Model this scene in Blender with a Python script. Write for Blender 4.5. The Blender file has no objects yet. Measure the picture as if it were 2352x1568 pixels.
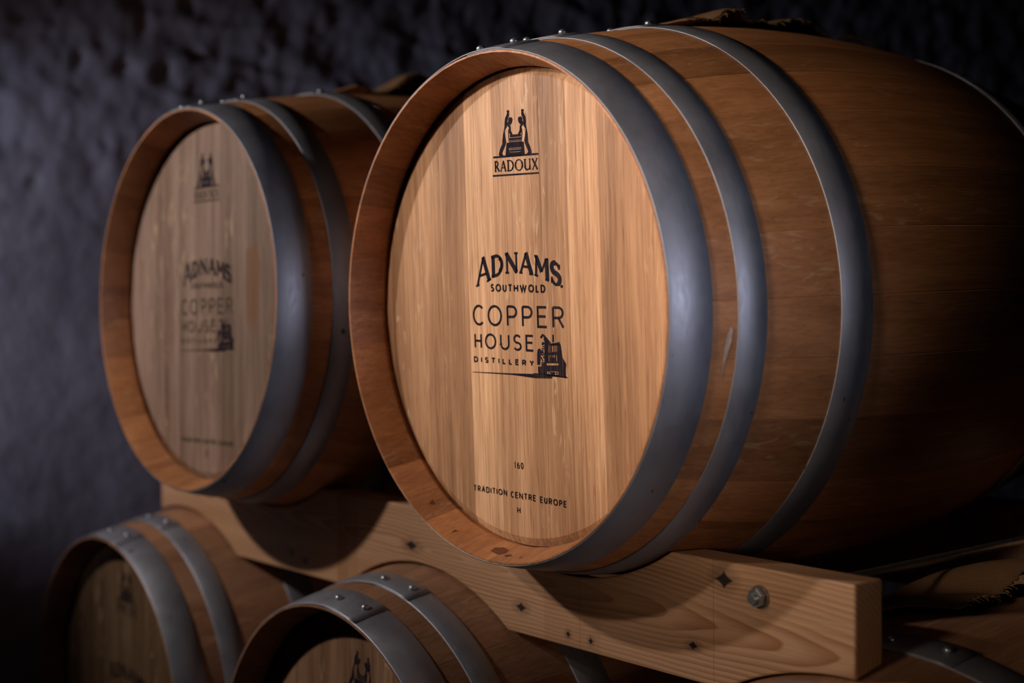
import bpy, bmesh, math, random
from mathutils import Vector, Matrix, noise

S = bpy.context.scene
COL = S.collection
rnd = random.Random(11)
PI = math.pi

# ------------------------------------------------------------------ camera
cam_d = bpy.data.cameras.new('camera')
cam = bpy.data.objects.new('camera', cam_d)
COL.objects.link(cam)
_d = Vector((-0.76908, 0.638859, -0.019374))
_r = Vector((0.639083, 0.769091, -0.008496))
_u = Vector((-0.009473, 0.018915, 0.999776))
_m = Matrix((_r, _u, -_d)).transposed().to_4x4()
_m.translation = Vector((1.193998, -0.952011, -0.006865))
cam.matrix_world = _m
cam_d.sensor_width = 36.0
cam_d.lens = 36.0 * 3079.66 / 2352.0
cam_d.clip_start = 0.05
cam_d.dof.use_dof = True
cam_d.dof.focus_distance = 1.52
cam_d.dof.aperture_fstop = 2.4
S.camera = cam

# ------------------------------------------------------------------ colour management, world, lamps
S.view_settings.view_transform = 'Standard'
S.view_settings.look = 'None'
S.view_settings.gamma = 1.0
S.view_settings.use_curve_mapping = False
S.view_settings.exposure = 0.0

W = bpy.data.worlds.new('cellar_air')
S.world = W
W.use_nodes = True
W.node_tree.nodes['Background'].inputs[0].default_value = (0.35, 0.38, 0.5, 1)
W.node_tree.nodes['Background'].inputs[1].default_value = 0.006


def spot(name, loc, aim, power, color, half_angle, blend, radius):
    l = bpy.data.lights.new(name, 'SPOT')
    l.energy = power
    l.color = color
    l.spot_size = math.radians(2 * half_angle)
    l.spot_blend = blend
    l.shadow_soft_size = radius
    o = bpy.data.objects.new(name, l)
    COL.objects.link(o)
    o.location = loc
    o.rotation_euler = (Vector(aim) - Vector(loc)).to_track_quat('-Z', 'Y').to_euler()
    return o


spot('head_lamp', (-0.74, -2.20, 1.15), (-0.04, 0.03, 0.11), 185, (1.0, 0.87, 0.78), 9.8, 1.0, 0.06)
spot('key_lamp', (-1.32, -1.21, 0.72), (-0.42, 0.05, 0.00), 70, (1.0, 0.92, 0.87), 37, 0.85, 0.03)
spot('front_lamp', (0.27, -2.4, 0.50), (0.45, 0.06, 0.11), 285, (1.0, 0.82, 0.66), 9.5, 1.0, 0.25)
spot('wall_lamp', (-1.22, -1.75, 0.12), (-1.60, 1.0, 0.04), 92, (0.83, 0.82, 1.0), 20.5, 1.0, 0.05)
spot('side_lamp', (2.2, -0.05, 0.12), (-0.38, -0.07, 0.03), 84, (0.76, 0.80, 1.0), 8.5, 1.0, 0.22)
spot('beam_fill', (2.0, -1.10, -0.12), (0.22, 0.12, -0.33), 13, (1.0, 0.74, 0.52), 7, 1.0, 0.10)  # added fill without a real source: lifts the beam's end face and shadowed front


# ------------------------------------------------------------------ helpers
def link_mesh(name, verts, faces, mat, parent=None, smooth=False, loc=None):
    me = bpy.data.meshes.new(name)
    me.from_pydata([tuple(v) for v in verts], [], faces)
    me.update()
    if smooth:
        me.polygons.foreach_set('use_smooth', [True] * len(me.polygons))
    o = bpy.data.objects.new(name, me)
    COL.objects.link(o)
    if mat:
        me.materials.append(mat)
    if parent:
        o.parent = parent
    if loc is not None:
        o.location = loc
    return o


def empty(name, loc, label, cat, group=None):
    o = bpy.data.objects.new(name, None)
    o.empty_display_size = 0.05
    COL.objects.link(o)
    o.location = loc
    o['label'] = label
    o['category'] = cat
    if group:
        o['group'] = group
    return o


class MB:
    def __init__(self):
        self.v, self.f = [], []

    def add(self, verts, faces):
        n = len(self.v)
        self.v += [tuple(v) for v in verts]
        self.f += [tuple(i + n for i in f) for f in faces]

    def box(self, a, b):
        x0, y0, z0 = a
        x1, y1, z1 = b
        self.add([(x0, y0, z0), (x1, y0, z0), (x1, y1, z0), (x0, y1, z0), (x0, y0, z1), (x1, y0, z1), (x1, y1, z1), (x0, y1, z1)],
                 [(3, 2, 1, 0), (4, 5, 6, 7), (0, 1, 5, 4), (1, 2, 6, 5), (2, 3, 7, 6), (3, 0, 4, 7)])

    def lathe_y(self, prof, cx, cz, n=24, rot=0.0):
        """prof: list of (y, r); closed at the ends"""
        base = len(self.v)
        for (y, r) in prof:
            for k in range(n):
                a = rot + 2 * PI * k / n
                self.v.append((cx + r * math.cos(a), y, cz + r * math.sin(a)))
        for j in range(len(prof) - 1):
            for k in range(n):
                a, b = base + j * n + k, base + j * n + (k + 1) % n
                self.f.append((a, a + n, b + n, b))
        self.f.append(tuple(base + k for k in range(n)))
        self.f.append(tuple(base + (len(prof) - 1) * n + k for k in reversed(range(n))))

    def tube(self, pts, r, n=5):
        pts = [Vector(q) for q in pts]
        base = len(self.v)
        for i, q in enumerate(pts):
            t = (pts[min(i + 1, len(pts) - 1)] - pts[max(i - 1, 0)]).normalized()
            a = t.cross(Vector((0.3, 0.2, 1))).normalized()
            b = t.cross(a)
            for k in range(n):
                w = 2 * PI * k / n
                self.v.append(tuple(q + r * (a * math.cos(w) + b * math.sin(w))))
        for i in range(len(pts) - 1):
            for k in range(n):
                a0, b0 = base + i * n + k, base + i * n + (k + 1) % n
                self.f.append((a0, b0, b0 + n, a0 + n))

    def build(self, name, mat, parent=None, smooth=False, loc=None):
        return link_mesh(name, self.v, self.f, mat, parent, smooth, loc)


# ------------------------------------------------------------------ materials
class NT:
    """tiny node-graph writer"""

    def __init__(self, name):
        self.m = bpy.data.materials.new(name)
        self.m.use_nodes = True
        self.t = self.m.node_tree
        self.b = self.t.nodes['Principled BSDF']

    def n(self, kind, **kw):
        x = self.t.nodes.new(kind)
        for k, v in kw.items():
            setattr(x, k, v)
        return x

    def set(self, sock, v):
        if hasattr(v, 'is_output') or isinstance(v, bpy.types.NodeSocket):
            self.t.links.new(v, sock)
        else:
            sock.default_value = v

    def math(self, op, a, b=0.0, c=None, clamp=False):
        x = self.n('ShaderNodeMath', operation=op, use_clamp=clamp)
        self.set(x.inputs[0], a)
        self.set(x.inputs[1], b)
        if c is not None:
            self.set(x.inputs[2], c)
        return x.outputs[0]

    def coords(self):
        return self.n('ShaderNodeTexCoord').outputs['Object']

    def offset_by_object(self, vec, amount=7.0):
        info = self.n('ShaderNodeObjectInfo')
        sc = self.math('MULTIPLY', info.outputs['Random'], amount)
        cmb = self.n('ShaderNodeCombineXYZ')
        for i in range(3):
            self.set(cmb.inputs[i], sc)
        ad = self.n('ShaderNodeVectorMath', operation='ADD')
        self.set(ad.inputs[0], vec)
        self.set(ad.inputs[1], cmb.outputs[0])
        return ad.outputs[0]

    def scale(self, vec, s):
        x = self.n('ShaderNodeMapping')
        self.set(x.inputs['Vector'], vec)
        x.inputs['Scale'].default_value = s
        return x.outputs[0]

    def noise(self, vec, scale=1.0, detail=3.0, rough=0.55, dist=0.0):
        x = self.n('ShaderNodeTexNoise')
        self.set(x.inputs['Vector'], vec)
        x.inputs['Scale'].default_value = scale
        x.inputs['Detail'].default_value = detail
        x.inputs['Roughness'].default_value = rough
        x.inputs['Distortion'].default_value = dist
        return x.outputs['Fac']

    def rng(self, v, a, b, c=0.0, d=1.0):
        x = self.n('ShaderNodeMapRange')
        self.set(x.inputs['Value'], v)
        for i, q in enumerate((a, b, c, d)):
            x.inputs[i + 1].default_value = q
        return x.outputs[0]

    def mix(self, fac, a, b, blend='MIX'):
        x = self.n('ShaderNodeMix', data_type='RGBA', blend_type=blend)
        self.set(x.inputs[0], fac)
        self.set(x.inputs[6], a)
        self.set(x.inputs[7], b)
        return x.outputs[2]

    def bump(self, h, strength, dist):
        x = self.n('ShaderNodeBump')
        x.inputs['Strength'].default_value = strength
        x.inputs['Distance'].default_value = dist
        self.set(x.inputs['Height'], h)
        self.t.links.new(x.outputs[0], self.b.inputs['Normal'])

    def out(self, color, rough=0.6, spec=0.3, metal=0.0):
        self.set(self.b.inputs['Base Color'], color)
        self.set(self.b.inputs['Roughness'], rough)
        self.b.inputs['Specular IOR Level'].default_value = spec
        self.b.inputs['Metallic'].default_value = metal
        return self.m


def c4(r, g, b):
    return (r, g, b, 1.0)


def oak(name, axis, fine=1.0, fleck=0.5, rough=0.5, spec=0.3, contrast=1.0, stain=None, fig_band=False):
    """oak: the object's own colour, streaked along one axis, with pale ray flecks"""
    g = NT(name)
    co = g.offset_by_object(g.coords())
    info = g.n('ShaderNodeObjectInfo')

    def sc(across, along):
        v = [across] * 3
        v['XYZ'.index(axis)] = along
        return tuple(v)
    broad = g.noise(g.scale(co, sc(28, 1.6)), 1, 3, 0.5)
    lines = g.noise(g.scale(co, sc(260 * fine, 7)), 1, 4, 0.65, 0.4)
    pores = g.noise(g.scale(co, sc(620 * fine, 22)), 1, 2, 0.5)
    cloud = g.noise(g.scale(co, sc(9, 5)), 1, 2, 0.5)
    base = info.outputs['Color']
    k1 = g.rng(broad, 0.32, 0.68, 1 - 0.26 * contrast, 1 + 0.20 * contrast)
    k2 = g.rng(lines, 0.30, 0.70, 1 - 0.27 * contrast, 1 + 0.19 * contrast)
    k3 = g.rng(pores, 0.22, 0.42, 1 - 0.38 * contrast, 1.0)
    k4 = g.rng(cloud, 0.3, 0.7, 0.90, 1.08)
    k = g.math('MULTIPLY', g.math('MULTIPLY', k1, k2), g.math('MULTIPLY', k3, k4))
    cmb = g.n('ShaderNodeCombineXYZ')
    for i, e in enumerate((0.85, 1.0, 1.15)):
        g.set(cmb.inputs[i], g.math('POWER', k, e))
    col = g.mix(1.0, base, cmb.outputs[0], 'MULTIPLY')
    # medullary ray flecks
    fl = g.noise(g.scale(co, sc(130, 26)), 1, 1, 0.4, 1.2)
    where = g.noise(g.scale(co, sc(16, 4)), 1, 1, 0.5)
    fm = g.math('MULTIPLY', g.rng(fl, 0.60, 0.70), g.rng(where, 0.48, 0.62))
    col = g.mix(g.math('MULTIPLY', fm, 0.45 * fleck), col, c4(0.80, 0.55, 0.33))
    if stain:
        x0, x1, z0, z1, sc_col = stain
        sep = g.n('ShaderNodeSeparateXYZ')
        g.set(sep.inputs[0], g.coords())
        wob = g.math('MULTIPLY', g.math('SUBTRACT', g.noise(g.scale(g.coords(), (25, 25, 12)), 1, 2), 0.5), 0.03)
        x = g.math('ADD', sep.outputs[0], wob)
        z = g.math('ADD', sep.outputs[2], wob)
        m = g.math('MULTIPLY', g.math('MULTIPLY', g.rng(x, x0 - .004, x0 + .004), g.rng(x, x1 + .006, x1 - .006)),
                   g.math('MULTIPLY', g.rng(z, z0 - .03, z0 + .01), g.rng(z, z1 + .004, z1 - .004)))
        col = g.mix(g.math('MULTIPLY', m, 0.85), col, sc_col)
    g.bump(g.math('ADD', lines, g.math('MULTIPLY', pores, 0.7)), 0.18, 0.0012)
    return g.out(col, g.rng(lines, 0.3, 0.7, rough + 0.10, rough - 0.06), spec)


def galvanised():
    g = NT('galvanised_hoop_steel')
    co = g.offset_by_object(g.coords())
    a = g.noise(g.scale(co, (14, 14, 14)), 1, 4, 0.6)
    b = g.noise(g.scale(co, (70, 260, 70)), 1, 3, 0.6)
    col = g.mix(g.rng(a, 0.3, 0.7), c4(0.245, 0.245, 0.275), c4(0.32, 0.32, 0.355))
    spots = g.rng(g.noise(g.scale(co, (48, 48, 48)), 1, 1, 0.4), 0.245, 0.225)
    col = g.mix(g.math('MULTIPLY', spots, 0.8), col, c4(0.03, 0.025, 0.02))
    r = g.math('ADD', g.rng(a, 0.3, 0.7, 0.44, 0.56), g.rng(b, 0.3, 0.7, -0.04, 0.05))
    g.bump(b, 0.08, 0.0006)
    return g.out(col, r, 0.5, 0.65)


def plain(name, col, rough=0.6, spec=0.3, metal=0.0, var=0.25, scale=60.0, bump=0.1):
    g = NT(name)
    co = g.coords()
    a = g.noise(g.scale(co, (scale, scale, scale)), 1, 4, 0.6)
    k = g.rng(a, 0.3, 0.7, 1 - var, 1 + var)
    cmb = g.n('ShaderNodeCombineXYZ')
    for i in range(3):
        g.set(cmb.inputs[i], k)
    g.bump(a, bump, 0.001)
    return g.out(g.mix(1.0, c4(*col), cmb.outputs[0], 'MULTIPLY'), rough, spec, metal)


def ink(name, dark, worn):
    g = NT(name)
    co = g.coords()
    a = g.noise(g.scale(co, (420, 420, 16)), 1, 3, 0.6)
    b = g.noise(g.scale(co, (45, 45, 20)), 1, 2, 0.5)
    f = g.math('MULTIPLY', g.rng(a, 0.48, 0.70), g.rng(b, 0.38, 0.62), clamp=True)
    return g.out(g.mix(g.math('MULTIPLY', f, 0.6), c4(*dark), c4(*worn)), 0.75, 0.08)


# beam geometry constants (shared by the pine material and the rack)
BEAM_Y0, BEAM_Y1, BEAM_Z0, BEAM_Z1, BEAM_X0, BEAM_X1 = 0.119, 0.1635, -0.404, -0.268, -1.106, 0.417
RACK_ORG = Vector((-0.3445, 0.465, -0.404))
KNOTS = [(-0.3165, -0.3229, 0.014, 0.0065), (-0.0819, -0.3706, 0.010, 0.0055), (0.0053, -0.3889, 0.004, 0.004), (0.0449, -0.390, 0.004, 0.004),
         (0.2069, -0.3653, 0.007, 0.0045), (0.2514, -0.2874, 0.012, 0.0085), (-0.64, -0.375, 0.006, 0.004), (-0.60, -0.383, 0.006, 0.004)]


def pine():
    g = NT('sawn_pine')
    co = g.coords()
    sep = g.n('ShaderNodeSeparateXYZ')
    g.set(sep.inputs[0], co)
    x = g.math('ADD', sep.outputs[0], RACK_ORG.x)
    y = g.math('ADD', sep.outputs[1], RACK_ORG.y)
    z = g.math('ADD', sep.outputs[2], RACK_ORG.z)
    warp = g.math('SUBTRACT', g.noise(g.scale(co, (3.2, 9, 9)), 1, 3, 0.5), 0.5)
    warp2 = g.math('SUBTRACT', g.noise(g.scale(co, (9, 30, 30)), 1, 2, 0.5), 0.5)
    dz = g.math('SUBTRACT', z, g.math('MULTIPLY_ADD', x, -0.03, -0.333))
    d = g.math('MULTIPLY', g.math('ADD', x, 0.24), 0.062)
    dy = g.math('ADD', d, g.math('MULTIPLY', g.math('SUBTRACT', y, BEAM_Y0), 0.8))
    F = g.math('SQRT', g.math('ADD', g.math('MULTIPLY', dz, dz), g.math('MULTIPLY', dy, dy)))
    F = g.math('ADD', F, g.math('MULTIPLY', warp, 0.013))
    F = g.math('ADD', F, g.math('MULTIPLY', warp2, 0.004))
    dark = None
    for (kx, kz, a, b) in KNOTS:
        ex = g.math('DIVIDE', g.math('SUBTRACT', x, kx), a)
        ez = g.math('DIVIDE', g.math('SUBTRACT', z, kz), b)
        q = g.math('ADD', g.math('MULTIPLY', ex, ex), g.math('MULTIPLY', ez, ez))
        bump = g.math('DIVIDE', 1.0, g.math('ADD', 1.0, g.math('MULTIPLY', q, 0.35)))
        F = g.math('ADD', F, g.math('MULTIPLY', bump, 0.5 * a))
        # knots: a diamond-shaped dark core
        q1 = g.math('ADD', g.math('POWER', g.math('ABSOLUTE', ex), 0.75), g.math('POWER', g.math('ABSOLUTE', ez), 0.75))
        core = g.rng(q1, 1.35, 0.95)
        halo = g.rng(q, 5.0, 0.5, 0.0, 0.35)
        k = g.math('MAXIMUM', core, halo)
        dark = k if dark is None else g.math('MAXIMUM', dark, k)
    ph = g.math('MULTIPLY', F, 1 / 0.0050)
    fr = g.math('FRACT', ph)
    ring = g.math('MULTIPLY', g.rng(fr, 0.25, 0.92), g.rng(fr, 1.0, 0.93))
    amp = g.rng(g.noise(g.scale(co, (2, 40, 40)), 1, 2, 0.5), 0.3, 0.7, 0.25, 0.95)
    ring = g.math('MULTIPLY', ring, amp)
    fibre = g.noise(g.scale(co, (8, 420, 420)), 1, 3, 0.6)
    col = g.mix(ring, c4(0.47, 0.265, 0.142), c4(0.27, 0.105, 0.038))
    kf = g.rng(fibre, 0.3, 0.7, 0.88, 1.10)
    cmb = g.n('ShaderNodeCombineXYZ')
    for i in range(3):
        g.set(cmb.inputs[i], kf)
    col = g.mix(1.0, col, cmb.outputs[0], 'MULTIPLY')
    # darker vertical bands at set places along the beam; then thin dark vertical lines
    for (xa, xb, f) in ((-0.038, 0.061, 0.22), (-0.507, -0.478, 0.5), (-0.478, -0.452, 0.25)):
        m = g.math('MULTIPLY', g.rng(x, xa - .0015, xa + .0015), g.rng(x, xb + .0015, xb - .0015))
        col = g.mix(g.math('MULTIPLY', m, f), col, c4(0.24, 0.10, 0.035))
    for xa in (0.026, 0.2365):
        m = g.math('MULTIPLY', g.rng(x, xa - .0009, xa), g.rng(x, xa + .0009, xa))
        col = g.mix(g.math('MULTIPLY', m, 0.55), col, c4(0.13, 0.06, 0.03))
    col = g.mix(dark, col, c4(0.014, 0.006, 0.004))
    g.bump(g.math('ADD', ring, fibre), 0.10, 0.0012)
    return g.out(col, 0.58, 0.3)


def plaster(name, a, b):
    g = NT(name)
    co = g.coords()
    n1 = g.noise(g.scale(co, (5, 5, 5)), 1, 5, 0.6)
    n2 = g.noise(g.scale(co, (38, 38, 38)), 1, 4, 0.6)
    col = g.mix(g.rng(n1, 0.3, 0.7), c4(*a), c4(*b))
    g.bump(g.math('ADD', n2, g.math('MULTIPLY', n1, 2.0)), 0.25, 0.006)
    return g.out(col, 0.85, 0.2)


def burlap_mat():
    g = NT('burlap')
    co = g.coords()
    w1 = g.n('ShaderNodeTexWave', bands_direction='Y')
    g.set(w1.inputs['Vector'], co)
    w1.inputs['Scale'].default_value = 170
    w1.inputs['Distortion'].default_value = 1.5
    w2 = g.n('ShaderNodeTexWave', bands_direction='X')
    g.set(w2.inputs['Vector'], co)
    w2.inputs['Scale'].default_value = 170
    w2.inputs['Distortion'].default_value = 1.5
    h = g.math('MULTIPLY', w1.outputs['Fac'], w2.outputs['Fac'])
    n1 = g.noise(g.scale(co, (14, 14, 14)), 1, 3, 0.5)
    col = g.mix(h, c4(0.13, 0.065, 0.03), c4(0.34, 0.19, 0.095))
    col = g.mix(g.rng(n1, 0.3, 0.7, 0.0, 0.4), col, c4(0.24, 0.125, 0.06))
    g.bump(h, 0.6, 0.0015)
    return g.out(col, 0.9, 0.1)


M_STAVE = oak('stave_oak', 'Y', 0.8, 0.45, 0.46, 0.35, 0.9)
M_HEAD = oak('head_oak', 'Z', 1.0, 0.8, 0.50, 0.30, 1.4)
M_HEAD_STAIN = oak('head_oak_damp_patch', 'Z', 1.0, 0.6, 0.50, 0.30, 1.2, stain=(0.126, 0.160, -0.03, 0.078, c4(0.22, 0.10, 0.04)))
M_HOOP = galvanised()
M_RIVET = plain('rivet_steel', (0.42, 0.43, 0.45), 0.36, 0.5, 0.9, 0.15)
M_INK = ink('printing_ink', (0.012, 0.008, 0.014), (0.10, 0.055, 0.035))
M_INK_FADED = ink('faded_printing_ink', (0.05, 0.035, 0.022), (0.26, 0.19, 0.11))
M_DRIP = plain('dried_pale_drip', (0.52, 0.36, 0.27), 0.5, 0.3, 0, 0.15, 200)
M_STAIN = plain('dark_handling_stain', (0.16, 0.055, 0.022), 0.6, 0.2, 0, 0.3, 150)
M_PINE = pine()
M_WALL = plaster('rough_painted_plaster', (0.27, 0.265, 0.33), (0.38, 0.375, 0.45))
M_DARK = plaster('cellar_stone', (0.05, 0.048, 0.05), (0.085, 0.08, 0.08))
M_ZINC = plain('zinc_plated_steel', (0.40, 0.42, 0.42), 0.38, 0.5, 0.9, 0.2, 120)
M_WASHER = plain('rusty_washer_steel', (0.26, 0.19, 0.15), 0.45, 0.5, 0.8, 0.3, 150)
M_BURLAP = burlap_mat()
M_FIBRE = plain('jute_fibre', (0.22, 0.13, 0.06), 0.9, 0.1, 0, 0.2, 100)

# ------------------------------------------------------------------ the cellar
FLOOR_Z = -1.035


def structure(o):
    o['kind'] = 'structure'
    return o


def wall_left():
    x0 = -1.60
    ny, nz = 620, 290
    ya, yb, za, zb = -2.2, 5.0, FLOOR_Z, 2.3
    vs, fs = [], []
    for j in range(nz + 1):
        z = za + (zb - za) * j / nz
        for i in range(ny + 1):
            y = ya + (yb - ya) * i / ny
            q = Vector((0.0, y, z))
            rough = 0.22 + 0.78 * min(1, max(0, (z - 0.16) / 0.30))
            h = 0.010 * noise.noise(q * 2.1)
            h += rough * 0.0075 * noise.noise(Vector((3.1, y * 8 + z * 4.0, z * 8.0 - y * 2)))
            h += rough * 0.0055 * noise.noise(Vector((7.7, y * 19 - z * 5, z * 17)))
            h += rough * 0.0036 * noise.noise(Vector((1.7, y * 41, z * 38)))
            h += rough * 0.0017 * noise.noise(Vector((4.7, y * 80, z * 75)))
            rd = noise.noise(Vector((9.2, y * 2.0, z * 7.0 + 2)))
            h += rough * 0.007 * max(0, 1 - abs(rd) * 8)
            pit = noise.noise(Vector((5.0, y * 20 + 4, z * 18)))
            h -= rough * 0.020 * max(0, pit - 0.28)
            vs.append((x0 + h, y, z))
    for j in range(nz):
        for i in range(ny):
            a = j * (ny + 1) + i
            fs.append((a, a + 1, a + ny + 2, a + ny + 1))
    return structure(link_mesh('wall_left', vs, fs, M_WALL, smooth=True))


wall_left()


def slab(name, a, b, mat):
    m = MB()
    m.box(a, b)
    return structure(m.build(name, mat))


slab('floor', (-1.75, -3.6, FLOOR_Z - 0.1), (3.2, 5.1, FLOOR_Z), M_DARK)
slab('ceiling', (-1.75, -3.6, 2.3), (3.2, 5.1, 2.4), M_DARK)
slab('wall_back', (-1.75, 5.0, FLOOR_Z), (3.2, 5.1, 2.3), M_DARK)
slab('wall_right', (3.1, -3.6, FLOOR_Z), (3.2, 5.0, 2.3), M_DARK)
slab('wall_front', (-1.75, -3.6, FLOOR_Z), (3.1, -3.5, 2.3), M_DARK)
slab('wall_left_front', (-1.75, -3.5, FLOOR_Z), (-1.6, -2.2, 2.3), M_DARK)

# ------------------------------------------------------------------ barrels
L, R0, RB = 0.93, 0.290, 0.3525
HOOPS = [(0.0008, 0.0494), (0.0787, 0.1139), (0.2115, 0.2568)]
HOOPS += [(L - b, L - a) for a, b in reversed(HOOPS)]
DH, RH = 0.046, 0.2752
ORG = Vector((0, -L / 2, RB))        # barrel frame (front rim centre) seen from the root at the belly's lowest point


def prof(y):
    t = (y - L / 2) / (L / 2)
    return RB - (RB - R0) * t * t


def inner(y):
    yy = min(y, L - y)
    if yy < 0.0425:
        return 0.2880 + (0.2762 - 0.2880) * yy / 0.0425
    if yy < 0.0452:
        return 0.2768
    if yy < 0.058:
        return 0.2786
    if yy < 0.063:
        return RH - 0.004
    return prof(y) - 0.029


def ring_pts(a, r):
    return (r * math.sin(a), r * math.cos(a))


STAVE_YS = [0.0, 0.006, 0.024, 0.0424, 0.0451, 0.0454, 0.0575, 0.062, 0.064, 0.10, 0.16, 0.22, 0.30, 0.38, L / 2]
STAVE_YS += [L - y for y in reversed(STAVE_YS[:-1])]


def stave_mesh(a0, a1):
    vs, fs = [], []
    g = 0.00008
    rows = []
    for y in STAVE_YS:
        ro, ri = prof(y), inner(y)
        ga = g / ro
        ch = 0.0008 / ro
        row = []
        outer = [(a0 + ga, ro - 0.00025), (a0 + ga + ch, ro), ((2 * a0 + a1) / 3, ro), ((a0 + 2 * a1) / 3, ro), (a1 - ga - ch, ro), (a1 - ga, ro - 0.00025)]
        inn = [(a1 - ga, ri), ((a0 + a1) / 2, ri), (a0 + ga, ri)]
        for a, r in outer + inn:
            x, z = ring_pts(a, r)
            row.append(len(vs))
            vs.append((x, y, z))
        rows.append(row)
    k = len(rows[0])
    for p, q in zip(rows, rows[1:]):
        for i in range(k):
            fs.append((p[i], q[i], q[(i + 1) % k], p[(i + 1) % k]))
    fs.append(tuple(rows[0]))
    fs.append(tuple(reversed(rows[-1])))
    me = bpy.data.meshes.new('stave')
    me.from_pydata(vs, [], fs)
    me.update()
    me.polygons.foreach_set('use_smooth', [True] * len(me.polygons))
    me.set_sharp_from_angle(angle=math.radians(9))
    me.materials.append(M_STAVE)
    return me


def hoop_mesh(y0, y1, lap):
    """a strap bent into a ring whose ends overlap at the top"""
    n = 120
    th = 0.0015
    lapw = 0.24
    vs, fs = [], []
    ys = [y0, y0 + 0.0008, (y0 + y1) / 2, y1 - 0.0008, y1]
    steps = []
    a_start = lap - lapw * 0.45
    total = 2 * PI + lapw
    for i in range(n + 1):
        t = i / n
        a = a_start + total * t
        e = max(0.0, (a - (a_start + 2 * PI - 0.25)) / 0.25)
        lift = th * min(1.0, e) * 1.05
        row = []
        for j, y in enumerate(ys):
            crown = (0.0006 if j in (0, 4) else (0.0 if j in (1, 3) else -0.0004))
            r = prof(y) + 0.0003 + th - crown + lift
            x, z = ring_pts(a, r)
            row.append(len(vs))
            vs.append((x, y, z))
        for y in (y1, y0):
            r = prof(y) + 0.0003 + lift
            x, z = ring_pts(a, r)
            row.append(len(vs))
            vs.append((x, y, z))
        steps.append(row)
    k = len(ys) + 2
    for p, q in zip(steps, steps[1:]):
        for i in range(k):
            fs.append((p[i], p[(i + 1) % k], q[(i + 1) % k], q[i]))
    fs.append(tuple(reversed(steps[0])))
    fs.append(tuple(steps[-1]))
    me = bpy.data.meshes.new('hoop')
    me.from_pydata(vs, [], fs)
    me.update()
    me.polygons.foreach_set('use_smooth', [True] * len(me.polygons))
    me.materials.append(M_HOOP)
    return me


def rivet_mesh(y, a):
    m = MB()
    r0 = prof(y) + 0.0048
    nrm = Vector((math.sin(a), 0, math.cos(a)))
    t1 = Vector((0, 1, 0))
    t2 = nrm.cross(t1)
    c = nrm * r0 + Vector((0, y, 0))
    prof_r = [(0.0052, -0.0015), (0.0052, 0.0008), (0.0046, 0.0024), (0.0030, 0.0036), (0.0010, 0.0041)]
    vs, fs = [], []
    k = 12
    for (rr, h) in prof_r:
        for i in range(k):
            w = 2 * PI * i / k
            vs.append(c + nrm * h + (t1 * math.cos(w) + t2 * math.sin(w)) * rr)
    for j in range(len(prof_r) - 1):
        for i in range(k):
            b = j * k + i
            d = j * k + (i + 1) % k
            fs.append((b, d, d + k, b + k))
    fs.append(tuple((len(prof_r) - 1) * k + i for i in range(k)))
    fs.append(tuple(reversed(range(k))))
    m.add(vs, fs)
    me = bpy.data.meshes.new('rivet')
    me.from_pydata(m.v, [], m.f)
    me.update()
    me.polygons.foreach_set('use_smooth', [True] * len(me.polygons))
    me.materials.append(M_RIVET)
    return me


def plank_mesh(x0, x1):
    rf, rc = 0.2665, RH + 0.0014
    y0, yc, y1 = DH, 0.0508, 0.066
    g = 0.00006
    xa, xb = max(x0 + g, -rc + 1e-4), min(x1 - g, rc - 1e-4)
    n = 8
    m = MB()
    cols = []
    xs = [xa, xa + 0.0005] + [xa + (xb - xa) * i / n for i in range(1, n)] + [xb - 0.0005, xb]
    for i, x in enumerate(xs):
        edge = i in (0, len(xs) - 1)
        zf = math.sqrt(max(rf * rf - x * x, 1e-8))
        zc = math.sqrt(max(rc * rc - x * x, 1e-8))
        yf = y0 + (0.0002 if edge else 0)
        if abs(x) >= rf:
            zf = 1e-4
            yf = y0 + (yc - y0) * (abs(x) - rf) / (rc - rf)
        cols.append([(x, y1, -zc), (x, yc, -zc), (x, yf, -zf), (x, yf, zf), (x, yc, zc), (x, y1, zc)])
    k = 6
    for c in cols:
        m.v += c
    for i in range(len(cols) - 1):
        for j in range(k):
            a, b = i * k + j, i * k + (j + 1) % k
            m.f.append((a, a + k, b + k, b))
    m.f.append(tuple(range(k)))
    m.f.append(tuple((len(cols) - 1) * k + j for j in reversed(range(k))))
    me = bpy.data.meshes.new('head_plank')
    me.from_pydata(m.v, [], m.f)
    me.update()
    me.materials.append(M_HEAD)
    return me


# ---- printing on the heads: strokes and flat shapes lying on the planks
def arc(cx, cy, rx, ry, a0, a1, n=14):
    return [(cx + rx * math.cos(math.radians(a0 + (a1 - a0) * i / n)), cy + ry * math.sin(math.radians(a0 + (a1 - a0) * i / n))) for i in range(n + 1)]


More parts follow.
